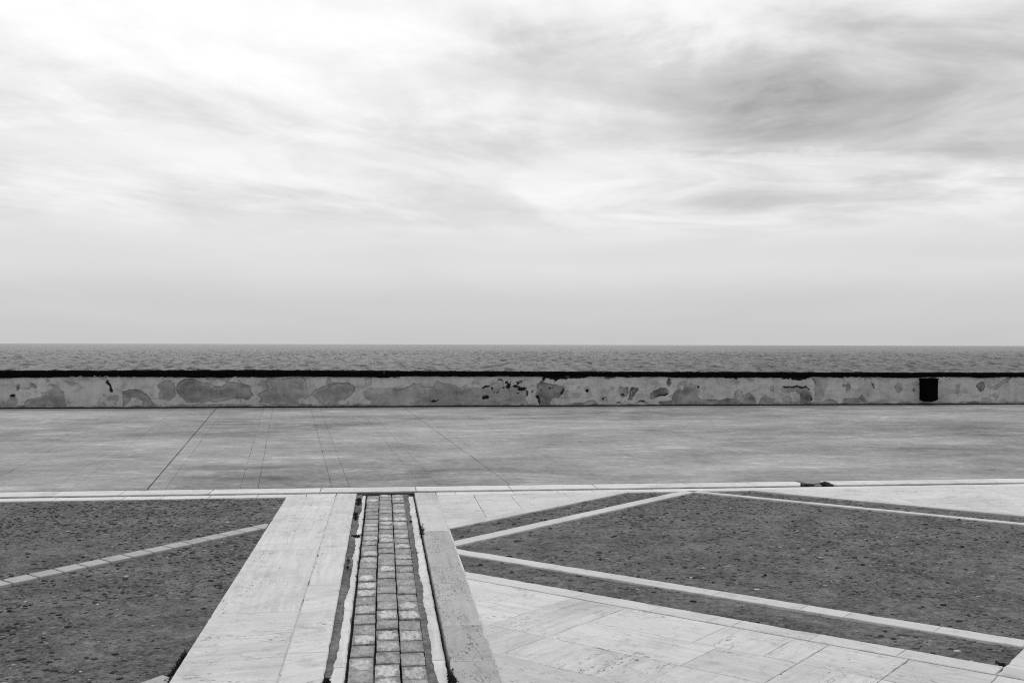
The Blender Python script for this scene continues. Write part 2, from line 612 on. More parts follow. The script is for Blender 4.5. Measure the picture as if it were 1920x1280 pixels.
# ---- sea, one sheet out to the horizon with real waves where they can be made out
SEA_Z = -3.1
ys = [24.7, 50, 85, 115]
y = 118.0
while y < 900:
    ys.append(y)
    y += 0.45 * (y / 130) ** 1.15
ys += [960, 1100, 1400, 2000, 3500, 7000, 15000, 40000]
az = np.concatenate([np.radians([-78, -60, -45]), np.radians(np.arange(-36, 50, 0.075)), np.radians([56, 66, 78])])
ys = np.array(ys)
YY, AA = np.meshgrid(ys, az, indexing='ij')
XX = YY * np.tan(AA)
H = np.zeros_like(XX)
wr = np.random.default_rng(5)
for i in range(46):
    lam = 1.6 * (16 / 1.6) ** wr.random()
    th = wr.normal(0, 0.55) + 0.35
    k = 2 * math.pi / lam
    a_ = 0.0125 * lam ** 0.62 * wr.uniform(0.5, 1.3)
    ph = k * (XX * math.sin(th) + YY * math.cos(th)) + wr.random() * 6.28
    H += a_ * np.sin(ph)
gust = fbm(XX / 45, YY / 90, 3)
H *= (1.0 + 0.35 * gust)
fade = np.clip((YY - 110) / 15, 0, 1) * np.clip((980 - YY) / 400, 0, 1) * (np.abs(AA) < 0.9)
co = np.stack([XX, YY, SEA_Z + H * fade], -1).reshape(-1, 3)
sea = link('sea', grid_mesh('sea', co, len(ys), len(az), 'sea'))
tag(sea, 'grey choppy sea reaching to the horizon', kind='structure')

# ---- promenade: poured concrete in long strips, rising gently to the wall
SLOPE, Y_REF = 0.0187, 11.85
def prom(x, y): return SLOPE * (y - Y_REF)
PY0, PY1, SKEW = 12.272, 24.02, -0.088
bed = mesh('promenade', [(-60, 12.2, prom(0, 12.2) - 0.018), (60, 12.2, prom(0, 12.2) - 0.018),
                         (60, 24.5, prom(0, 24.5) - 0.018), (-60, 24.5, prom(0, 24.5) - 0.018)], [(0, 1, 2, 3)], 'silt')
promenade = link('promenade', bed)
tag(promenade, 'wide grey concrete promenade between the kerb and the sea wall', kind='structure')
xk = -2.66 - 1.03 * 14
k = -14
while xk < 23:
    for (xa, xb) in ((xk, xk + 0.20), (xk + 0.20, xk + 1.03)):
        sk = lambda x, y: x + SKEW * (y - 12.5)
        g0 = 0.003 if (k % 4 == 0 and xb - xa < 0.5) else 0.0
        if k in (0, 4) and xb - xa < 0.5:
            g0 = 0.012 if k == 0 else 0.006
        poly = [(sk(xa + g0, PY0), PY0), (sk(xb, PY0), PY0), (sk(xb, PY1), PY1), (sk(xa + g0, PY1), PY1)]
        slab('concrete_strip', poly, 0.0, 0.05, 'concrete', promenade, 0.0, gap=random.choice((0.0005, 0.0009, 0.0015)), bev=0.002, jit=0.0012, plane=prom)
    xk += 1.03
    k += 1
slab('concrete_patch', [(4.985, 12.268), (5.03, 12.12), (5.09, 12.07), (5.17, 12.095), (5.235, 12.15), (5.255, 12.268)], 0.0, 0.05, 'concrete', promenade, 0.0, 0.0, 0.004, 0.004, plane=prom)

# ---- kerb: two rows of pale stone with a slot drain between them
kerb = structure('kerb', 'pale stone kerb in two rows with a slot drain between them')
cuts = [-14.2, -12.6, -11.0, -9.5, -8.0, -6.6, -5.2, -3.55, -2.86, -1.9, -0.70, 0.37, 1.45, 2.45, 3.55, 4.35, 4.97]
for a_, b_ in zip(cuts[:-1], cuts[1:]):
    poly = box_poly(a_, b_, 11.912, 12.268)
    if b_ == 4.97:
        poly = [(4.35, 11.912), (4.93, 11.912), (5.0, 12.02), (4.97, 12.15), (5.02, 12.268), (4.35, 12.268)]
    slab('kerb_stone', poly, 0.006, 0.10, 'kerb', kerb, 0.0, 0.0025, 0.005, 0.002)
cuts = [5.28, 5.95, 7.42, 8.9, 10.3, 11.8, 13.2, 14.7, 16.2]
for a_, b_ in zip(cuts[:-1], cuts[1:]):
    poly = box_poly(a_, b_, 11.912, 12.268)
    if a_ == 5.28:
        poly = [(5.33, 11.912), (5.95, 11.912), (5.95, 12.268), (5.24, 12.268), (5.27, 12.12)]
    slab('kerb_stone', poly, 0.006, 0.10, 'kerb', kerb, 0.0, 0.0025, 0.005, 0.002)
cuts = [-13.0, -11.0, -9.2, -7.6, -6.3, -5.0, -4.2, -3.45, -2.75, -2.35, -1.86, -1.35, -0.83, -0.512]
for a_, b_ in zip(cuts[:-1], cuts[1:]):
    slab('edging_stone', box_poly(a_, b_, 11.60, 11.816), 0.0, 0.10, 'kerb', kerb, 0.0, 0.002, 0.004, 0.002)
cuts = [0.585, 0.80, 1.45, 1.95, 2.35, 3.05, 3.66, 4.6, 5.7, 6.9, 8.1, 9.5, 11.0, 12.5]
for a_, b_ in zip(cuts[:-1], cuts[1:]):
    slab('edging_stone', box_poly(a_, b_, 11.60, 11.816), 0.0, 0.10, 'kerb', kerb, 0.0, 0.0015, 0.004, 0.0015)

def slot_fill(x0, x1):
    xs_, ys_ = np.arange(x0, x1, 0.03), np.linspace(11.815, 11.914, 6)
    YY, XX = np.meshgrid(ys_, xs_, indexing='ij')
    zz = -0.010 + 0.006 * fbm(XX * 6, YY * 12, 4)
    o = link('slot_dirt', grid_mesh('slot_dirt', np.stack([XX, YY, zz], -1).reshape(-1, 3), len(ys_), len(xs_), 'slot'), kerb)
    o['kind'] = 'stuff'
slot_fill(-14.0, 16.0)

# ---- travertine paving
plaza = structure('plaza_paving', 'pale travertine slabs and borders of the plaza')
V = R(90)
D1, D2 = R(-45), R(45)
def ts(poly, mat='trav', grain=V, **kw):
    if len(poly) >= 3:
        slab('travertine_slab', poly, kw.pop('top', 0.0), 0.08, mat, plaza, grain, **kw)

for y1, y0, mat, gr in ((11.60, 10.93, 'trav', V), (10.93, 8.62, 'trav', V), (8.62, 6.62, 'trav', V), (6.62, 4.6, 'trav', 0.15), (4.6, 2.4, 'trav', V)):
    ts(box_poly(-1.032, -0.5097, y0, y1), mat, gr, gap=0.0007, bev=0.003, top=0.004)
for y1, y0 in ((11.816, 10.45), (10.45, 8.75), (8.75, 7.35), (7.35, 5.75), (5.75, 4.1), (4.1, 2.4)):
    ts(box_poly(-0.5079, -0.287, y0, y1), 'trav', 0.5 if y1 < 8 else V, gap=0.0008, bev=0.005)
for y1, y0, mat in ((11.816, 10.95, 'trav_grey'), (10.95, 10.47, 'strip'), (10.47, 9.36, 'strip'), (9.36, 7.30, 'trav_pitted'),
                    (7.30, 6.20, 'trav_pitted'), (6.20, 5.50, 'trav_pitted'), (5.50, 4.2, 'trav_pitted'), (4.2, 2.4, 'trav_pitted')):
    ts(box_poly(0.347, 0.581, y0, y1), mat, V, gap=0.0006, bev=0.003)

for x in (-0.5087, 0.5825):
    link('joint_mortar', boxmesh('joint_mortar', x - 0.012, x + 0.012, 2.4, 11.59, -0.02, -0.0035, 'mortar'), plaza)
XB = 0.5842                                    # everything on the right starts beyond the channel border
def right(p0, p1, q0, q1, ytop=11.60):
    poly = pq_poly(p0, p1, q0, q1)
    if area(poly) < 0:
        poly = poly[::-1]
    poly = clip(poly, -1, 0, -XB)
    if len(poly) >= 3:
        poly = clip(poly, 0, 1, ytop)
    return poly

# slabs laid on the diagonal at lower right
DIAG = [(7.42, 8.02, 5.57, 7.0, D1), (6.82, 7.42, 5.57, 7.0, D1), (6.82, 8.02, 4.98, 5.57, D2), (6.22, 6.82, 4.98, 6.5, D2),
        (7.42, 8.02, 4.0, 4.98, D1), (6.82, 7.42, 3.78, 4.98, D1), (7.42, 8.02, 3.41, 4.0, D2), (7.42, 8.02, 3.13, 3.41, D2),
        (6.22, 6.82, 3.13, 4.98, D2), (6.82, 7.42, 3.13, 3.78, D1), (7.42, 8.02, 2.52, 3.13, D1), (6.82, 7.42, 2.52, 3.13, D2),
        (7.42, 8.02, 1.90, 2.52, D1), (6.82, 7.42, 1.30, 2.52, D1), (6.22, 6.82, 1.9, 3.13, D2), (7.42, 8.02, 1.0, 1.90, D1),
        (5.62, 6.22, 3.78, 6.0, D1), (5.62, 6.22, 2.52, 3.78, D2), (5.62, 6.22, 1.3, 2.52, D1), (6.22, 6.82, 0.7, 1.9, D2),
        (5.02, 5.62, 3.13, 5.0, D2), (5.02, 5.62, 1.9, 3.13, D1), (5.02, 5.62, 0.7, 1.9, D2), (6.82, 8.02, 0.1, 1.0, D2)]
GREYER = {(6.22, 4.98), (7.42, 1.90), (6.82, 3.13), (5.62, 3.78)}
for p0, p1, q0, q1, gr in DIAG:
    ts(right(p0, p1, q0, q1), 'trav_grey' if (p0, q0) in GREYER else 'trav', gr, gap=random.choice((0.0004, 0.0005, 0.0016)), bev=0.0025)
# border strips
def strip(p0, p1, q0, q1, along, top=0.003):
    poly = right(p0, p1, q0, q1)
    if len(poly) >= 3:
        slab('border_strip', poly, top, 0.08, 'strip', plaza, along, 0.0007, 0.0035, 0.0036)
def strips_q(p0, p1, qs):
    for a_, b_ in zip(qs[:-1], qs[1:]):
        strip(p0, p1, b_, a_, D1)
def strips_p(q0, q1, ps):
    for a_, b_ in zip(ps[:-1], ps[1:]):
        strip(a_, b_, q0, q1, D2)
strips_q(8.03, 8.26, [8.0, 5.57, 4.75, 3.97, 3.3, 2.62, 1.92, 1.2, 0.2])
strips_q(8.90, 9.115, [8.6, 6.5, 5.6, 4.6, 3.75, 3.35, 2.6, 1.93, 1.2, 0.2, -1.0])
strips_p(8.05, 8.27, [9.0, 11.2, 12.9, 14.3, 15.2])
strips_p(8.86, 9.055, [9.8, 11.6, 12.9, 14.6])
strips_q(14.975, 15.125, [8.3, 7.3, 6.2, 5.1, 4.0, 2.6, 1.0, -1.0])
strips_q(15.73, 15.90, [7.8, 6.9, 5.6, 4.2, 2.8, 1.0, -1.0])
# a band running off at the right end of the lower bed
for a_, b_ in ((8.27, 8.90),):
    for q0, q1 in ((1.5, 1.92), (0.6, 1.5)):
        ts(right(a_, b_, q0, q1), 'trav', D1, gap=0.002)
# triangle against the kerb, left of the diamond
for x0, x1 in ((XB, 0.985), (0.985, 1.39), (1.39, 2.0), (2.0, 3.2)):
    poly = clip(box_poly(x0, x1, 9.0, 11.60), 1, -1, -9.058)
    if len(poly) >= 3:
        ts(poly, 'trav', 0.1, gap=0.0008)
# triangle against the kerb, far right
for x0, x1 in ((4.2, 5.55), (5.55, 6.9), (6.9, 8.3), (8.3, 10.0)):
    for y0, y1 in ((6.0, 9.4), (9.4, 11.60)):
        poly = clip(box_poly(x0, x1, y0, y1), -1, -1, -15.903)
        if len(poly) >= 3:
            ts(poly, 'trav', 0.1, gap=0.0008)

# ---- drain channel with three columns of setts between gutter stones
channel = structure('drain_channel', 'sunken channel of three columns of setts between white gutter stones')
sett_meshes = []
for i in range(9):
    hw, hl = 0.0630, 0.1040
    n = 7
    vs_, fs = [], []
    loop = []
    for (xa, ya), (xb, yb) in (((-hw, -hl), (hw, -hl)), ((hw, -hl), (hw, hl)), ((hw, hl), (-hw, hl)), ((-hw, hl), (-hw, -hl))):
        for t in (0.03, 0.28, 0.5, 0.72, 0.97):
            loop.append((xa + (xb - xa) * t + random.gauss(0, 0.0013), ya + (yb - ya) * t + random.gauss(0, 0.0016)))
    L = len(loop)
    for s, z in ((1.0, -0.09), (1.0, -0.003), (0.985, -0.0008), (0.86, 0.0)):
        for x, y in loop:
            vs_.append((x * s, y * s, z + (random.gauss(0, 0.0012) if z > -0.05 else 0)))
    vs_.append((0, 0, 0.0))
    for r_ in range(3):
        for j in range(L):
            k2 = (j + 1) % L
            fs.append((r_ * L + j, r_ * L + k2, (r_ + 1) * L + k2, (r_ + 1) * L + j))
    for j in range(L):
        fs.append((3 * L + j, 3 * L + (j + 1) % L, 4 * L))
    me = mesh('sett', vs_, fs, 'sett', smooth=False)
    uvl = me.uv_layers.new(name='uv')
    for lp in me.loops:
        c_ = me.vertices[lp.vertex_index].co
        uvl.data[lp.index].uv = (c_.x, c_.y)
    sett_meshes.append(me)
for cxx, off in ((-0.108, 0.02), (0.0275, 0.11), (0.1615, 0.06)):
    y = 3.1 + off
    while y < 11.80:
        o = link('sett', random.choice(sett_meshes), channel, (cxx + random.gauss(0, 0.0015), y, -0.018 + random.gauss(0, 0.0025)))
        o.rotation_euler = (random.gauss(0, 0.006), random.gauss(0, 0.006), random.gauss(0, 0.008) + random.choice((0, math.pi)))
        s = random.uniform(0.90, 1.06)
        o.scale = (1, s, 1)
        y += 0.2215 * (s if s > 1 else 1) + random.gauss(0, 0.002)
for (x0, x1, ycuts) in ((-0.280, -0.186, [2.4, 4.3, 5.55, 6.75, 7.9, 9.25, 10.1, 11.2, 11.82]), (0.246, 0.334, [2.4, 4.4, 5.62, 7.62, 8.55, 9.1, 10.55, 11.7])):
    for a_, b_ in zip(ycuts[:-1], ycuts[1:]):
        slab('gutter_stone', box_poly(x0, x1, a_, b_), -0.026, 0.06, 'gutter', channel, V, 0.002, 0.007, 0.003)

def silt(x_in, out, z, y0, y1, seed):
    """a ragged ribbon of dried silt lying on the gutter stones"""
    yy = np.arange(y0, y1, 0.018)
    edge = np.array([out(v) for v in yy]) + 0.017 * fbm(yy * 2.6 + seed, yy * 0 + seed, 5) + 0.007 * fbm(yy * 15 + seed, yy * 0 + 3, 3)
    cols_ = 7
    t = np.linspace(0, 1, cols_)
    Xs = x_in + (edge[:, None] - x_in) * t[None, :]
    Ys = np.repeat(yy[:, None], cols_, 1)
    Zs = z + 0.009 * (1 - t[None, :] ** 4) + 0.002 * fbm(Xs * 40, Ys * 40, 2) - 0.010 * (t[None, :] > 0.99)
    co_ = np.stack([Xs, Ys, Zs], -1).reshape(-1, 3)
    if x_in > edge.mean():
        co_ = co_.reshape(len(yy), cols_, 3)[:, ::-1].reshape(-1, 3)
    o = link('silt', grid_mesh('silt', co_, len(yy), cols_, 'silt'), channel)
    o['kind'] = 'stuff'
silt(-0.287, lambda v: np.interp(v, [5.0, 6.8, 8.2, 9.3, 10.2, 11.6], [-0.254, -0.236, -0.226, -0.222, -0.212, -0.204]), -0.025, 2.6, 11.82, 3.0)
silt(0.226, lambda v: np.interp(v, [4.8, 5.15, 5.3, 5.5, 8.1, 11.5], [0.30, 0.305, 0.284, 0.272, 0.274, 0.286]), -0.025, 2.6, 11.82, 31.0)

# ---- beds of dark worn aggregate
def bed_z(x, y):
    return (-0.014 + 0.007 * fbm(x * 2.2, y * 2.2, 3) + 0.0070 * fbm(x * 13, y * 13, 3)
            - 0.012 * np.clip(fbm(x * 19 + 40, y * 19, 2) - 0.42, 0, 1))
def bed_mesh(name, x0, x1, y0, y1, step, label):
    xs_, ys_ = np.arange(x0, x1 + 1e-6, step), np.arange(y0, y1 + 1e-6, step)
    YY, XX = np.meshgrid(ys_, xs_, indexing='ij')
    co_ = np.stack([XX, YY, np.minimum(bed_z(XX, YY), -0.002)], -1).reshape(-1, 3)
    o = link(name, grid_mesh(name, co_, len(ys_), len(xs_), 'bed'))
    tag(o, label, kind='structure')
    return o
bed_l = bed_mesh('aggregate_bed', -8.0, -1.02, 2.6, 11.64, 0.021, 'dark pebbly bed left of the travertine band')
bed_r = bed_mesh('aggregate_bed', 0.57, 9.6, 2.8, 11.64, 0.021, 'dark pebbly diamond bed and strips right of the channel')

t_ = (1 + 5 ** 0.5) / 2
import bmesh
bm = bmesh.new()
bmesh.ops.create_icosphere(bm, subdivisions=1, radius=1.0)
bm.verts.ensure_lookup_table()
ico_v = np.array([v_.co[:] for v_ in bm.verts])
ico_f = np.array([[v_.index for v_ in f_.verts] for f_ in bm.faces])
bm.free()
def in_right(x, y):
    p_, q2 = x + y, y - x
    e = -0.006
    ok = (x > XB + 0.01) & (y < 11.59)
    main = (p_ > 9.115 + e) & (p_ < 14.975 - e) & (q2 < 8.05 - e)
    sa_ = (q2 > 8.27 + e) & (q2 < 8.86 - e)
    sb_ = (p_ > 8.26 + e) & (p_ < 8.90 - e) & (q2 > 1.93)
    sc_ = (p_ > 15.125 + e) & (p_ < 15.73 - e) & (q2 < 8.0)
    return ok & (main | sa_ | sb_ | sc_)
TILE_D = np.array([0.588, 0.809])
TILE_O = np.array([-1.032, 9.815])
def in_left(x, y):
    d = (x - TILE_O[0]) * TILE_D[1] - (y - TILE_O[1]) * TILE_D[0]
    d2 = (x + 1.09) * TILE_D[1] - (y - 5.30) * TILE_D[0]
    return (np.abs(d) > 0.10) & (np.abs(d2) > 0.10) & (x < -1.045) & (y < 11.585)
def pebbles(parent, n, x0, x1, y0, y1, test, seed, pit_share):
    r_ = np.random.default_rng(seed)
    x, y = r_.uniform(x0, x1, n), r_.uniform(y0, y1, n)
    dens = fbm(x * 0.8 + seed, y * 0.8, 3)
    keep = test(x, y) & (r_.random(n) < 0.62 + 1.0 * dens)
    x, y = x[keep], y[keep]
    n = len(x)
    u = r_.random(n)
    rad = 0.0032 + 0.016 * r_.random(n) ** 3.6
    tone = np.where(u < pit_share, r_.uniform(0.010, 0.045, n), np.where(u < 0.90, r_.uniform(0.05, 0.15, n), np.where(u < 0.994, r_.uniform(0.15, 0.28, n), r_.uniform(0.30, 0.48, n))))  # shade of small pits is put into the tone of the darkest stones
    sx_, sy_, sz_ = rad * r_.uniform(0.9, 1.7, n), rad * r_.uniform(0.8, 1.2, n), rad * r_.uniform(0.35, 0.6, n)
    an = r_.uniform(0, 6.28, n)
    vv = ico_v[None] * (1 + 0.22 * (r_.random((n, len(ico_v), 1)) - 0.5)) * np.stack([sx_, sy_, sz_], -1)[:, None]
    c_, s_ = np.cos(an)[:, None], np.sin(an)[:, None]
    X_ = vv[..., 0] * c_ - vv[..., 1] * s_ + x[:, None]
    Y_ = vv[..., 0] * s_ + vv[..., 1] * c_ + y[:, None]
    Z_ = vv[..., 2] + (np.minimum(bed_z(x, y), -0.002) + sz_ * r_.uniform(-0.45, 0.35, n))[:, None]
    co_ = np.stack([X_, Y_, Z_], -1).reshape(-1, 3)
    f_ = (ico_f[None] + (np.arange(n) * len(ico_v))[:, None, None]).reshape(-1, 3)
    me = bpy.data.meshes.new('pebbles')
    me.vertices.add(len(co_))
    me.vertices.foreach_set('co', co_.astype(np.float32).ravel())
    me.loops.add(f_.size)
    me.loops.foreach_set('vertex_index', f_.ravel().astype(np.int32))
    me.polygons.add(len(f_))
    me.polygons.foreach_set('loop_start', np.arange(0, f_.size, 3, dtype=np.int32))
    me.polygons.foreach_set('use_smooth', np.full(len(f_), True))
    at = me.attributes.new('tone', 'FLOAT', 'POINT')
    at.data.foreach_set('value', np.repeat(tone, len(ico_v)).astype(np.float32))
    me.materials.append(M['pebble'])
    me.update(calc_edges=True)
    o = link('pebbles', me, parent)
    o['kind'] = 'stuff'
pebbles(bed_l, 36000, -5.0, -1.04, 4.5, 11.6, in_left, 3, 0.36)
pebbles(bed_r, 46000, 0.58, 7.2, 4.5, 11.6, in_right, 8, 0.20)

# row of tiles set across the left bed
def tile(cx_, cy_, ln=0.196, wd=0.165):
    d = TILE_D
    e = np.array([0.70, -0.714])               # the ends are cut on the skew
    h = wd / (e[0] * d[1] - e[1] * d[0]) / 2
    c_ = np.array([cx_, cy_])
    poly = [tuple(c_ + d * ln / 2 * a_ + e * h * b_) for a_, b_ in ((-1, 1), (1, 1), (1, -1), (-1, -1))]
    if area(poly) < 0:
        poly = poly[::-1]
    poly = clip(poly, 1, 0, -1.036)
    if len(poly) >= 3:
        slab('tile', poly, 0.004, 0.06, 'tile', bed_l, 0.9, 0.0035, 0.004, 0.0015)
for i in range(-1, 24):
    c_ = TILE_O - TILE_D * (0.206 * i + 0.06)
    tile(c_[0], c_[1])
for i in range(0, 12):
    c_ = np.array([-1.085, 5.30]) - TILE_D * (0.206 * i)
    tile(c_[0], c_[1])

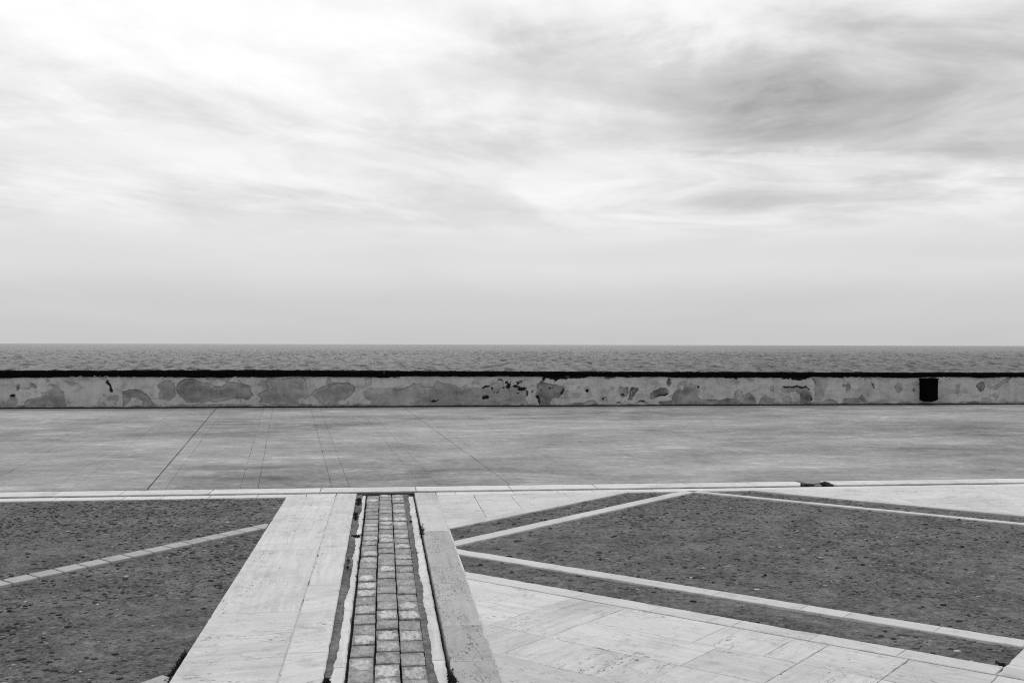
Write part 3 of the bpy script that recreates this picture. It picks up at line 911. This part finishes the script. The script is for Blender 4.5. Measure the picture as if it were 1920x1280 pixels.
# ================================================================== the sea wall
WY = 24.05
wall = bpy.data.objects.new('sea_wall', None)
col.objects.link(wall)
wall.location = (3.6, WY, prom(0, WY))
tag(wall, 'long low sea wall with peeling plaster and blackened coping', 'wall')
WO = Vector(wall.location)
PATCHES = [
    ('e', [-8.24,0.373,-8.08,0.387,-8.04,0.459,-7.98,0.516,-7.9,0.473,-7.87,0.357,-7.91,0.227,-8.24,0.228]),
    ('h', [-7.91,0.51,-7.93,0.482,-7.97,0.47,-8.02,0.482,-8.03,0.511,-8.02,0.539,-7.97,0.551,-7.93,0.539]),
    ('d', [-7.81,0.69,-7.82,0.638,-7.86,0.617,-7.89,0.639,-7.91,0.69,-7.89,0.741,-7.86,0.762,-7.82,0.741]),
    ('d', [-7.66,0.791,-7.58,0.776,-7.5,0.718,-7.53,0.689,-7.64,0.727]),
    ('f', [-7.44,0.616,-7.46,0.596,-7.5,0.587,-7.54,0.596,-7.55,0.616,-7.54,0.637,-7.5,0.645,-7.46,0.637]),
    ('e', [-7.32,0.587,-7.33,0.57,-7.35,0.564,-7.36,0.571,-7.37,0.587,-7.36,0.603,-7.35,0.61,-7.33,0.603]),
    ('e', [-7.75,0.226,-7.72,0.356,-7.58,0.457,-7.39,0.471,-7.28,0.616,-7.14,0.702,-7.0,0.688,-6.91,0.586,-6.87,0.382,-6.87,0.222]),
    ('f', [-7.03,0.935,-6.72,0.934,-6.71,0.818,-6.73,0.687,-6.83,0.702,-6.93,0.804]),
    ('h', [-6.05,0.846,-6.01,0.869,-5.97,0.802,-5.94,0.685,-5.9,0.612,-5.92,0.554,-5.97,0.568,-5.98,0.656,-6.02,0.744]),
    ('f', [-6.26,0.292,-6.16,0.388,-6.05,0.32,-6.02,0.276]),
    ('e', [-5.7,0.582,-5.51,0.626,-5.33,0.625,-5.17,0.551,-5.1,0.434,-5.0,0.31,-5.23,0.214,-5.28,0.405,-5.51,0.464,-5.59,0.348,-5.68,0.231]),
    ('e', [-4.96,0.712,-4.86,0.8,-4.63,0.809,-4.57,0.756,-4.55,0.638,-4.56,0.476,-4.69,0.403,-4.89,0.374,-4.93,0.433,-4.9,0.58]),
    ('e', [-4.56,0.667,-4.42,0.799,-4.35,0.844,-4.12,0.849,-3.86,0.784,-3.68,0.68,-3.57,0.68,-3.45,0.813,-3.34,0.798,-3.16,0.788,-2.92,0.708,-2.89,0.485,-2.99,0.396,-3.22,0.427,-3.48,0.413,-3.68,0.369,-4.03,0.341,-4.32,0.342,-4.39,0.402,-4.49,0.52]),
    ('e', [-2.6,0.811,-2.53,0.894,-2.32,0.876,-2.09,0.894,-1.81,0.905,-1.75,0.84,-1.68,0.63,-1.65,0.481,-1.7,0.406,-1.85,0.392,-1.88,0.273,-2.38,0.275,-2.79,0.351,-2.7,0.425,-2.8,0.485,-2.64,0.603,-2.55,0.662]),
    ('e', [-1.59,0.511,-1.53,0.63,-1.41,0.66,-1.23,0.764,-1.0,0.785,-0.76,0.778,-0.64,0.718,-0.61,0.658,-0.7,0.538,-0.79,0.418,-1.0,0.359,-1.14,0.329,-1.29,0.27,-1.41,0.331]),
    ('e', [-0.43,0.913,-0.25,0.928,-0.26,0.777,-0.3,0.711,-0.42,0.732]),
    ('e', [-0.46,0.567,-0.31,0.642,-0.22,0.627,-0.1,0.641,0.08,0.656,0.31,0.625,0.53,0.67,0.68,0.776,0.83,0.79,0.92,0.684,1.13,0.684,1.19,0.805,1.34,0.79,1.61,0.728,1.67,0.683,1.86,0.591,2.01,0.682,2.22,0.681,2.38,0.696,2.53,0.757,2.61,0.848,2.7,0.787,2.75,0.695,3.08,0.71,3.27,0.618,3.25,0.403,3.33,0.25,3.18,0.174,-0.16,0.19,-0.25,0.386,-0.4,0.447]),
    ('h', [2.41,0.687,2.39,0.666,2.33,0.657,2.28,0.666,2.25,0.687,2.28,0.709,2.33,0.718,2.39,0.709]),
    ('h', [2.4,0.452,2.38,0.413,2.33,0.398,2.28,0.414,2.26,0.453,2.28,0.491,2.33,0.507,2.38,0.491]),
    ('h', [2.9,0.695,2.89,0.669,2.85,0.659,2.82,0.669,2.81,0.695,2.82,0.721,2.85,0.732,2.89,0.721]),
    ('h', [1.24,0.35,1.21,0.337,1.14,0.332,1.08,0.338,1.05,0.351,1.08,0.364,1.14,0.369,1.21,0.363]),
    ('h', [2.71,0.818,2.69,0.805,2.64,0.8,2.59,0.805,2.57,0.818,2.59,0.831,2.64,0.836,2.69,0.831]),
    ('h', [3.26,0.642,3.22,0.603,3.15,0.587,3.07,0.604,3.04,0.643,3.07,0.682,3.15,0.698,3.22,0.681]),
    ('h', [3.3,0.526,3.29,0.461,3.28,0.434,3.26,0.461,3.25,0.526,3.26,0.591,3.28,0.618,3.29,0.591]),
    ('h', [3.09,0.695,3.07,0.68,3.02,0.673,2.97,0.68,2.95,0.695,2.97,0.71,3.02,0.716,3.07,0.71]),
    ('e', [3.52,0.77,3.59,0.832,3.73,0.77,3.95,0.739,4.12,0.708,4.14,0.646,4.08,0.523,4.0,0.401,3.86,0.417,3.8,0.309,3.67,0.172,3.58,0.172,3.53,0.402,3.46,0.495,3.5,0.617]),
    ('h', [3.61,0.878,3.69,0.93,3.95,0.936,4.7,0.935,4.73,0.892,4.42,0.861,4.23,0.886,3.98,0.847,3.97,0.8,3.94,0.868,3.7,0.862,3.66,0.816,3.61,0.832]),
    ('h', [4.06,0.554,4.12,0.646,4.15,0.616,4.09,0.493,4.05,0.487]),
    ('h', [3.46,0.464,3.52,0.479,3.55,0.402,3.58,0.31,3.56,0.249,3.53,0.341,3.49,0.403]),
    ('f', [4.14,0.585,4.23,0.646,4.26,0.554,4.2,0.461,4.26,0.369,4.17,0.339,4.12,0.462]),
    ('f', [4.62,0.661,4.73,0.691,4.8,0.552,4.81,0.459,4.77,0.398,4.67,0.414,4.67,0.522]),
    ('h', [4.74,0.583,4.73,0.555,4.7,0.543,4.67,0.555,4.66,0.583,4.67,0.612,4.7,0.623,4.73,0.612]),
    ('e', [5.14,0.403,5.12,0.355,5.06,0.335,5.01,0.355,4.99,0.403,5.01,0.451,5.06,0.471,5.12,0.451]),
    ('h', [5.09,0.403,5.08,0.385,5.06,0.378,5.05,0.386,5.04,0.403,5.05,0.421,5.06,0.428,5.08,0.42]),
    ('e', [4.52,0.245,4.61,0.337,4.8,0.351,4.91,0.32,4.94,0.243]),
    ('e', [5.41,0.628,5.49,0.643,5.65,0.649,5.65,0.55,5.58,0.457,5.49,0.442,5.43,0.519]),
    ('h', [5.57,0.494,5.55,0.479,5.52,0.473,5.49,0.479,5.47,0.494,5.49,0.51,5.52,0.516,5.55,0.51]),
    ('e', [5.68,0.55,5.71,0.658,5.85,0.658,5.87,0.611,5.79,0.487,5.77,0.363,5.68,0.364]),
    ('d', [6.16,0.517,6.28,0.61,6.41,0.672,6.54,0.656,6.6,0.547,6.59,0.485,6.41,0.439,6.22,0.408]),
    ('h', [6.28,0.455,6.38,0.492,6.57,0.516,6.59,0.485,6.41,0.454]),
    ('e', [5.82,0.285,5.93,0.363,6.03,0.347,6.09,0.269]),
    ('h', [6.02,0.341,6.0,0.327,5.96,0.322,5.91,0.328,5.9,0.341,5.91,0.354,5.96,0.359,6.0,0.354]),
    ('h', [5.46,0.333,5.44,0.325,5.41,0.321,5.38,0.325,5.36,0.334,5.38,0.343,5.41,0.346,5.44,0.342]),
    ('d', [6.69,0.787,6.67,0.716,6.64,0.687,6.61,0.716,6.6,0.787,6.61,0.857,6.64,0.886,6.67,0.857]),
    ('f', [4.56,0.645,4.55,0.619,4.51,0.608,4.48,0.619,4.47,0.645,4.48,0.672,4.51,0.682,4.55,0.671]),
    ('e', [6.68,0.36,6.75,0.547,6.92,0.593,7.02,0.717,7.18,0.739,7.31,0.701,7.36,0.545,7.32,0.42,7.4,0.373,7.6,0.356,7.86,0.355,8.05,0.386,8.18,0.386,8.21,0.542,8.31,0.599,8.41,0.526,8.44,0.416,8.57,0.535,8.67,0.447,8.72,0.321,8.7,0.163,6.7,0.173]),
    ('e', [6.32,0.268,6.41,0.33,6.57,0.345,6.7,0.329,6.7,0.173]),
    ('h', [7.31,0.717,7.33,0.685,7.31,0.639,7.28,0.676]),
    ('d', [5.25,0.866,5.23,0.845,5.17,0.836,5.12,0.845,5.09,0.867,5.12,0.888,5.17,0.897,5.23,0.888]),
    ('h', [6.82,0.933,7.5,0.926,7.34,0.898,6.98,0.889]),
    ('h', [7.79,0.932,8.44,0.931,8.24,0.869,7.98,0.888]),
    ('e', [8.77,0.163,8.81,0.383,8.93,0.484,9.09,0.414,9.29,0.303,9.39,0.16]),
    ('h', [9.03,0.931,10.11,0.917,9.91,0.838,9.76,0.807,9.62,0.839,9.45,0.861,9.22,0.886]),
    ('e', [9.34,0.16,9.37,0.381,9.49,0.438,9.58,0.38,9.59,0.159]),
    ('r', [9.16,0.618,9.15,0.587,9.12,0.574,9.1,0.587,9.09,0.619,9.1,0.65,9.12,0.663,9.15,0.65]),
    ('r', [9.31,0.618,9.29,0.582,9.26,0.568,9.22,0.583,9.2,0.618,9.22,0.654,9.26,0.669,9.29,0.654]),
    ('e', [9.35,0.602,9.42,0.671,9.65,0.649,9.75,0.69,9.95,0.648,10.06,0.569,10.11,0.379,10.11,0.157,9.82,0.158,9.8,0.506,9.68,0.554,9.55,0.491,9.42,0.523]),
    ('h', [9.42,0.678,9.65,0.661,9.75,0.709,9.96,0.664,10.08,0.569,10.07,0.556,9.95,0.626,9.75,0.671,9.65,0.627,9.43,0.646]),
    ('e', [10.14,0.869,10.44,0.901,10.54,0.821,10.48,0.774,10.49,0.631,10.38,0.473,10.33,0.378,10.24,0.346,10.16,0.347,10.18,0.6,10.21,0.727]),
    ('h', [10.11,0.885,10.16,0.879,10.2,0.758,10.18,0.711,10.16,0.822]),
    ('h', [10.06,0.537,10.11,0.347,10.09,0.331]),
    ('e', [9.58,0.159,9.68,0.301,10.34,0.298,10.44,0.33,10.61,0.361,10.74,0.313,10.76,0.154]),
    ('e', [10.84,0.153,10.91,0.376,11.08,0.407,11.24,0.374,11.34,0.447,11.44,0.374,11.51,0.278,11.48,0.15]),
    ('d', [10.95,0.687,10.94,0.656,10.91,0.643,10.89,0.656,10.88,0.687,10.89,0.719,10.91,0.732,10.94,0.719]),
    ('d', [11.06,0.636,11.05,0.564,11.01,0.534,10.97,0.564,10.95,0.636,10.97,0.708,11.01,0.738,11.05,0.708]),
    ('d', [11.66,0.692,11.66,0.647,11.64,0.628,11.63,0.647,11.63,0.692,11.63,0.737,11.64,0.756,11.66,0.737]),
    ('e', [12.39,0.633,12.36,0.547,12.28,0.511,12.21,0.547,12.17,0.633,12.21,0.719,12.28,0.755,12.36,0.719]),
    ('d', [12.72,0.587,12.71,0.564,12.69,0.555,12.66,0.565,12.65,0.587,12.66,0.61,12.69,0.619,12.71,0.61]),
    ('e', [14.49,0.66,14.46,0.583,14.39,0.55,14.32,0.583,14.29,0.661,14.32,0.738,14.39,0.77,14.46,0.738]),
    ('e', [14.48,0.832,14.6,0.686,14.74,0.686,14.95,0.799,15.19,0.879,15.05,0.766,14.81,0.621,14.67,0.582,14.57,0.654]),
    ('e', [14.38,0.298,14.43,0.389,14.57,0.395,14.67,0.33,14.66,0.233]),
    ('f', [15.05,0.296,15.02,0.255,14.95,0.238,14.88,0.255,14.85,0.297,14.88,0.338,14.95,0.354,15.02,0.337]),
    ('f', [15.38,0.311,15.36,0.265,15.31,0.246,15.26,0.265,15.24,0.311,15.26,0.357,15.31,0.376,15.36,0.357]),
    ('h', [15.19,0.84,15.19,0.827,15.17,0.821,15.16,0.827,15.15,0.84,15.16,0.854,15.17,0.86,15.19,0.854]),
]

DX, DZ = 0.0135, 0.0115
xs_ = np.arange(-13.5, 20.5, DX)
zs_ = np.arange(0.256, 0.965, DZ)
ZZ, XX = np.meshgrid(zs_, xs_, indexing='ij')
wx = XX + 0.045 * fbm(XX * 5, ZZ * 5, 5) + 0.020 * fbm(XX * 24, ZZ * 24, 3)
wz = ZZ + 0.040 * fbm(XX * 5 + 60, ZZ * 5, 5) + 0.020 * fbm(XX * 24 + 9, ZZ * 24, 3)
patch, rim, hole, pale = (np.zeros_like(XX) for _ in range(4))
def sdist(px, pz, pts):
    d = np.full(px.shape, 1e9)
    s = np.ones(px.shape)
    n = len(pts)
    for i in range(n):
        (x0, z0), (x1, z1) = pts[i], pts[i - 1]
        ex_, ez_ = x1 - x0, z1 - z0
        ux, uz = px - x0, pz - z0
        t = np.clip((ux * ex_ + uz * ez_) / (ex_ * ex_ + ez_ * ez_ + 1e-12), 0, 1)
        d = np.minimum(d, (ux - ex_ * t) ** 2 + (uz - ez_ * t) ** 2)
        c1, c2, c3 = pz >= z0, pz < z1, ex_ * uz > ez_ * ux
        s = np.where((c1 & c2 & c3) | (~c1 & ~c2 & ~c3), -s, s)
    return s * np.sqrt(d)
pr = np.random.default_rng(21)
for kind, flat in PATCHES:
    pts = list(zip(flat[0::2], flat[1::2]))
    xa, xb = min(p[0] for p in pts) - 0.25, max(p[0] for p in pts) + 0.25
    i0, i1 = np.searchsorted(xs_, xa), np.searchsorted(xs_, xb)
    if i1 <= i0:
        continue
    sl = (slice(None), slice(i0, i1))
    sd_ = sdist(wx[sl], wz[sl], pts)
    inside = np.clip(0.5 - sd_ / 0.016, 0, 1)
    brk = np.clip(0.55 + 1.9 * fbm(XX[sl] * 2.3 + pr.random() * 90, ZZ[sl] * 2.3, 3), 0, 1)
    line = np.clip(1 - np.abs(sd_) / 0.015, 0, 1)
    if kind == 'h':
        hole[sl] = np.maximum(hole[sl], np.clip(0.5 - (sd_ + 0.008 * fbm(XX[sl] * 40, ZZ[sl] * 40, 2)) / 0.012, 0, 1))
    elif kind == 'r':
        rim[sl] = np.maximum(rim[sl], line * 0.7)
    else:
        am = {'e': pr.uniform(0.55, 1.0), 'd': 1.0, 'f': 0.35}[kind]
        patch[sl] = np.maximum(patch[sl], inside * am * (0.80 + 0.55 * fbm(XX[sl] * 3 + 5, ZZ[sl] * 5, 4)))
        rim[sl] = np.maximum(rim[sl], line * brk * (0.75 if kind != 'f' else 0.3))
        if kind == 'e':
            inner = np.clip(1 - np.abs(sd_ + pr.uniform(0.03, 0.06)) / 0.009, 0, 1)
            pale[sl] = np.maximum(pale[sl], inner * np.clip(0.15 + fbm(XX[sl] * 1.7 + pr.random() * 50, ZZ[sl] * 1.7, 2) * 2.4, 0, 0.9))
# damp foot of the plaster, crumbling along the ground
foot = np.clip(1 - (ZZ - 0.25) / (0.045 + 0.04 * fbm(XX * 2.5, ZZ * 0, 3)), 0, 1)
patch = np.maximum(patch, 0.85 * (foot > 0.15) * np.clip(fbm(XX * 5, ZZ * 9, 3) + 0.55, 0, 1))
patch = np.clip(patch, 0, 1)
# black lichen and lost render: worst round the middle of the wall, and in tongues below the coping
near = np.exp(-((XX - 3.1) / 1.0) ** 2) * np.clip((ZZ - 0.42) / 0.15, 0, 1) * np.clip((0.86 - ZZ) / 0.08, 0, 1)
bl = 0.55 * fbm(XX * 4.5 + 3, ZZ * 6 + 8, 3) + 0.75 * fbm(XX * 15 + 3, ZZ * 17 + 8, 4)
hole = np.maximum(hole, np.clip((bl * near - 0.24) / 0.05, 0, 1))
top_z = np.interp(XX, [-13, -8.24, -4.0, 2.93, 9.0, 15.5, 20], [0.914, 0.914, 0.922, 0.930, 0.910, 0.897, 0.892])
tong = 0.010 + 0.030 * np.clip(fbm(XX * 0.9, XX * 0 + 4, 2) + 0.1, 0, 1) * (0.6 + fbm(XX * 14, XX * 0 + 9, 3))
hole = np.maximum(hole, np.clip((ZZ - (top_z - tong)) / 0.012, 0, 1) * (fbm(XX * 18, ZZ * 18, 3) > -0.25))
# lesser blemishes: scabs, runs and hairlines over the whole coat
sc = fbm(XX * 3.4 + 70, ZZ * 4.4 + 20, 5)
patch = np.maximum(patch, 0.45 * np.clip((sc - 0.44) / 0.06, 0, 1))
rim = np.maximum(rim, 0.5 * np.clip(1 - np.abs(sc - 0.44) / 0.018, 0, 1) * (fbm(XX * 2, ZZ * 2, 2) > 0.0))
cr = np.abs(fbm(XX * 1.3 + 11, ZZ * 1.7 + 31, 5))
rim = np.maximum(rim, 0.55 * np.clip(1 - cr / 0.012, 0, 1) * (fbm(XX * 0.8 + 40, ZZ * 0.8, 2) > 0.12))
yy_ = WY + 0.011 * patch + 0.022 * hole + 0.006 * fbm(XX * 1.1, ZZ * 1.1, 3) + 0.0025 * fbm(XX * 9, ZZ * 9, 3) + 0.005 * pale * -1 - 0.004 * rim * (1 - patch)
co = np.stack([XX - WO.x, yy_ - WO.y, ZZ - WO.z], -1).reshape(-1, 3)
face = link('plaster_face', grid_mesh('plaster_face', co, len(zs_), len(xs_), 'plaster', True, dict(patch=patch, rim=rim, hole=hole, pale=pale)), wall)
core = link('wall_core', boxmesh('wall_core', -13.5 - WO.x, 20.5 - WO.x, 0.055, 0.40, -0.30, 0.712, 'core'), wall)

top_at = lambda x: np.interp(x, [-13, -8.24, -2.82, 2.93, 9.0, 15.5, 20], [1.052, 1.052, 1.061, 1.029, 1.007, 0.990, 0.985])
bot_at = lambda x: np.interp(x, [-13, -8.24, -4.0, 2.93, 9.0, 15.5, 20], [0.914, 0.914, 0.922, 0.930, 0.910, 0.897, 0.892])
cuts = [-13.6, -10.4, -7.1, -3.455, 0.014, 1.34, 4.607, 8.764, 12.0, 15.6, 18.2, 20.6]
for n_, (a_, b_) in enumerate(zip(cuts[:-1], cuts[1:])):
    L = int((b_ - a_) / 0.035)
    xx = np.linspace(a_ + 0.0015, b_ - 0.0015, L)
    prof = [(0.0, 0.0), (-0.035, 0.02), (-0.042, 0.30), (-0.043, 0.65), (-0.036, 0.93), (-0.01, 1.0), (0.18, 1.0), (0.40, 0.99), (0.43, 0.9), (0.43, 0.1), (0.40, 0.0)]
    nb = len(prof)
    vs_, fs = [], []
    tb, bb = top_at(xx), bot_at(xx)
    dip = 0.028 * np.exp(-((xx + 6.15) / 0.35) ** 2)              # where the coping is worn thin
    for j, x in enumerate(xx):
        for i, (py_, t) in enumerate(prof):
            ragl = 0.016 * fbm(np.array(x * 4.0), np.array(i * 3.3), 4) + 0.012 * fbm(np.array(x * 21.0), np.array(i * 7.7), 2)
            z = bb[j] + dip[j] + (tb[j] - dip[j] * 0.3 - bb[j] - dip[j]) * t + float(ragl)
            if i == 1 or i == 0:
                z += 0.022 * float(fbm(np.array(x * 1.6 + 7), np.array(2.0), 5)) - 0.008
            vs_.append((x - WO.x, WY + py_ - WO.y + 0.008 * float(fbm(np.array(x * 9.0), np.array(i * 5.0 + 1), 3)), z - WO.z))
    for j in range(L - 1):
        for i in range(nb):
            k2 = (i + 1) % nb
            fs.append((j * nb + i, j * nb + k2, (j + 1) * nb + k2, (j + 1) * nb + i))
    fs.append(tuple(range(nb)))
    fs.append(tuple(range((L - 1) * nb, L * nb))[::-1])
    link('coping_stone', mesh('coping_stone', vs_, fs, 'cap'), wall)

# ================================================================== objects
# litter bin hung on the wall
bin_ = bpy.data.objects.new('litter_bin', None)
col.objects.link(bin_)
bin_.location = (12.995, WY - 0.012, prom(0, WY))
tag(bin_, 'black half-round litter bin hung low on the sea wall', 'litter bin')
def dshape(hw, dp, n=28):
    pts = []
    for i in range(n + 1):
        t = math.pi * i / n
        c_, s_ = math.cos(t), math.sin(t)
        pts.append((hw * math.copysign(abs(c_) ** 0.48, c_), -dp * abs(s_) ** 0.48))
    return pts
def loft(name, levels, parent, mat, cap=True):
    vs_, fs = [], []
    for hw, dp, z, sag in levels:
        for x, y in dshape(hw, dp):
            vs_.append((x, y, z + sag * (1 - (x / hw) ** 2)))
    n = 29
    for k in range(len(levels) - 1):
        for i in range(n):
            j = (i + 1) % n
            fs.append((k * n + i, (k + 1) * n + i, (k + 1) * n + j, k * n + j))
    if cap:
        fs.append(tuple(range(n)))
        fs.append(tuple(range((len(levels) - 1) * n, len(levels) * n))[::-1])
    o = link(name, mesh(name, vs_, fs, mat), parent)
    return o
loft('body', [(0.196, 0.26, 0.150, 0), (0.192, 0.252, 0.17, 0), (0.192, 0.252, 0.40, 0), (0.195, 0.258, 0.598, 0)], bin_, 'bin')
loft('rim', [(0.199, 0.264, 0.600, 0), (0.207, 0.272, 0.604, 0), (0.208, 0.274, 0.628, 0), (0.203, 0.268, 0.632, 0)], bin_, 'bin')
lid = loft('lid', [(0.201, 0.262, 0.6335, 0), (0.199, 0.26, 0.638, 0.004), (0.14, 0.18, 0.643, 0.012)], bin_, 'bin')
loft('base_pan', [(0.10, 0.14, 0.085, 0), (0.155, 0.21, 0.105, 0), (0.203, 0.267, 0.138, 0), (0.203, 0.267, 0.148, 0)], bin_, 'bin')
link('wall_bracket', boxmesh('wall_bracket', -0.09, 0.09, 0.0, 0.014, 0.2, 0.56, 'bin'), bin_)

# weeds in the joints
def weed(x, y, z, h, n, spread, label, long=0.0, seed=0):
    r_ = random.Random(seed)
    e = bpy.data.objects.new('weed', None)
    col.objects.link(e)
    e.location = (x, y, z)
    tag(e, label, 'weed', 'weeds growing in the joints')
    sv, sf, lv, lf = [], [], [], []
    for i in range(n):
        a_ = r_.uniform(0, 6.28)
        bx_, by_ = r_.gauss(0, spread * 0.3), r_.gauss(0, spread * 0.3) + r_.uniform(-long, long)
        out, hh = spread * r_.uniform(0.2, 1.0), h * r_.uniform(0.35, 1.0)
        path = []
        for k in range(5):
            t = k / 4
            path.append((bx_ + math.cos(a_) * out * t * (0.5 + 0.5 * t), by_ + math.sin(a_) * out * t * (0.5 + 0.5 * t), hh * (t - 0.25 * t * t) / 0.75))
        wv = 0.0016
        b0 = len(sv)
        for (px_, py_, pz_) in path:
            for k in range(3):
                ang = 2.1 * k
                sv.append((px_ + wv * math.cos(ang), py_ + wv * math.sin(ang), pz_))
        for k in range(4):
            for j in range(3):
                j2 = (j + 1) % 3
                sf.append((b0 + k * 3 + j, b0 + k * 3 + j2, b0 + k * 3 + 3 + j2, b0 + k * 3 + 3 + j))
        for k in range(1, 5):
            for _ in range(3):
                px_, py_, pz_ = path[k]
                d = Vector((r_.gauss(0, 1), r_.gauss(0, 1), r_.gauss(0.25, 0.6))).normalized()
                sdv = d.cross(Vector((r_.gauss(0, 1), r_.gauss(0, 1), 1))).normalized()
                ln = min(h, 0.05) * r_.uniform(0.25, 0.5)
                wd = ln * 0.28
                o_ = Vector((px_, py_, pz_))
                nr = d.cross(sdv) * wd * 0.4
                b1_ = len(lv)
                lv += [tuple(o_), tuple(o_ + d * ln * 0.5 + sdv * wd + nr), tuple(o_ + d * ln), tuple(o_ + d * ln * 0.5 - sdv * wd + nr), tuple(o_ + d * ln * 0.55)]
                lf += [(b1_, b1_ + 1, b1_ + 4), (b1_ + 1, b1_ + 2, b1_ + 4), (b1_ + 2, b1_ + 3, b1_ + 4), (b1_ + 3, b1_, b1_ + 4)]
    link('stems', mesh('stems', sv, sf, 'leaf'), e)['kind'] = 'stuff'
    link('leaves', mesh('leaves', lv, lf, 'leaf'), e)['kind'] = 'stuff'
weed(0.340, 9.25, -0.03, 0.13, 9, 0.022, 'tallest dark weed, in the right gutter halfway up the channel', 0.05, 1)
weed(0.339, 5.20, -0.03, 0.045, 50, 0.016, 'dense dark weed at the near end of the right gutter', 0.15, 2)
weed(-1.047, 5.58, -0.018, 0.026, 80, 0.012, 'long black weed tuft along the near left travertine edge', 0.26, 3)
weed(-0.255, 11.25, -0.025, 0.03, 60, 0.03, 'flat dark weed in the left gutter nearest the kerb', 0.22, 4)
weed(-0.262, 10.3, -0.025, 0.028, 50, 0.025, 'flat dark weed in the left gutter, second from the kerb', 0.20, 5)
weed(-0.232, 9.28, -0.025, 0.022, 40, 0.05, 'small dark weed lying across the left gutter stones halfway up', 0.02, 6)
weed(-0.262, 8.1, -0.025, 0.022, 30, 0.02, 'low dark weed in the left gutter beside the middle of the setts', 0.22, 7)
weed(-0.275, 5.2, -0.025, 0.04, 40, 0.02, 'dark weed at the near end of the left gutter', 0.08, 8)
weed(3.195, 5.15, -0.012, 0.018, 30, 0.02, 'dark weed in the sharp near right corner of the lower strip', 0.03, 9)
weed(0.262, 9.95, -0.02, 0.018, 16, 0.015, 'tiny dark weed beside the setts near the right gutter', 0.03, 10)

# rubble in the broken kerb
M['rubble'] = plain('rubble', 0.22, 0.9, 0.15, 0.2, 40.0)
M['rubble_dark'] = plain('dark_rubble', 0.02, 0.9, 0.15, 0.02, 40.0)
rub = [(5.045, 12.03, 0.045, 'rubble_dark', 'black lump at the left of the gap in the broken kerb'),
       (5.11, 11.98, 0.034, 'rubble', 'grey rubble piece in the middle of the gap in the broken kerb'),
       (5.155, 12.05, 0.026, 'rubble', 'pale small stone at the back of the gap in the broken kerb'),
       (5.24, 12.09, 0.055, 'rubble_dark', 'largest black lump against the right stone of the broken kerb'),
       (5.275, 12.01, 0.040, 'rubble_dark', 'black lump at the front right of the gap in the broken kerb'),
       (5.01, 12.09, 0.028, 'rubble_dark', 'small black lump at the back left of the gap in the broken kerb')]
for i, (x, y, rad, mat, lab) in enumerate(rub):
    r_ = np.random.default_rng(40 + i)
    vv = ico_v * (1 + 0.5 * (r_.random((len(ico_v), 1)) - 0.5)) * np.array([rad * 1.4, rad * 1.1, rad * 0.55])
    o = link('rubble_stone', mesh('rubble_stone', vv, ico_f, mat), None, (x, y, -0.024 + rad * 0.25))
    tag(o, lab, 'stone', 'rubble in the broken kerb')
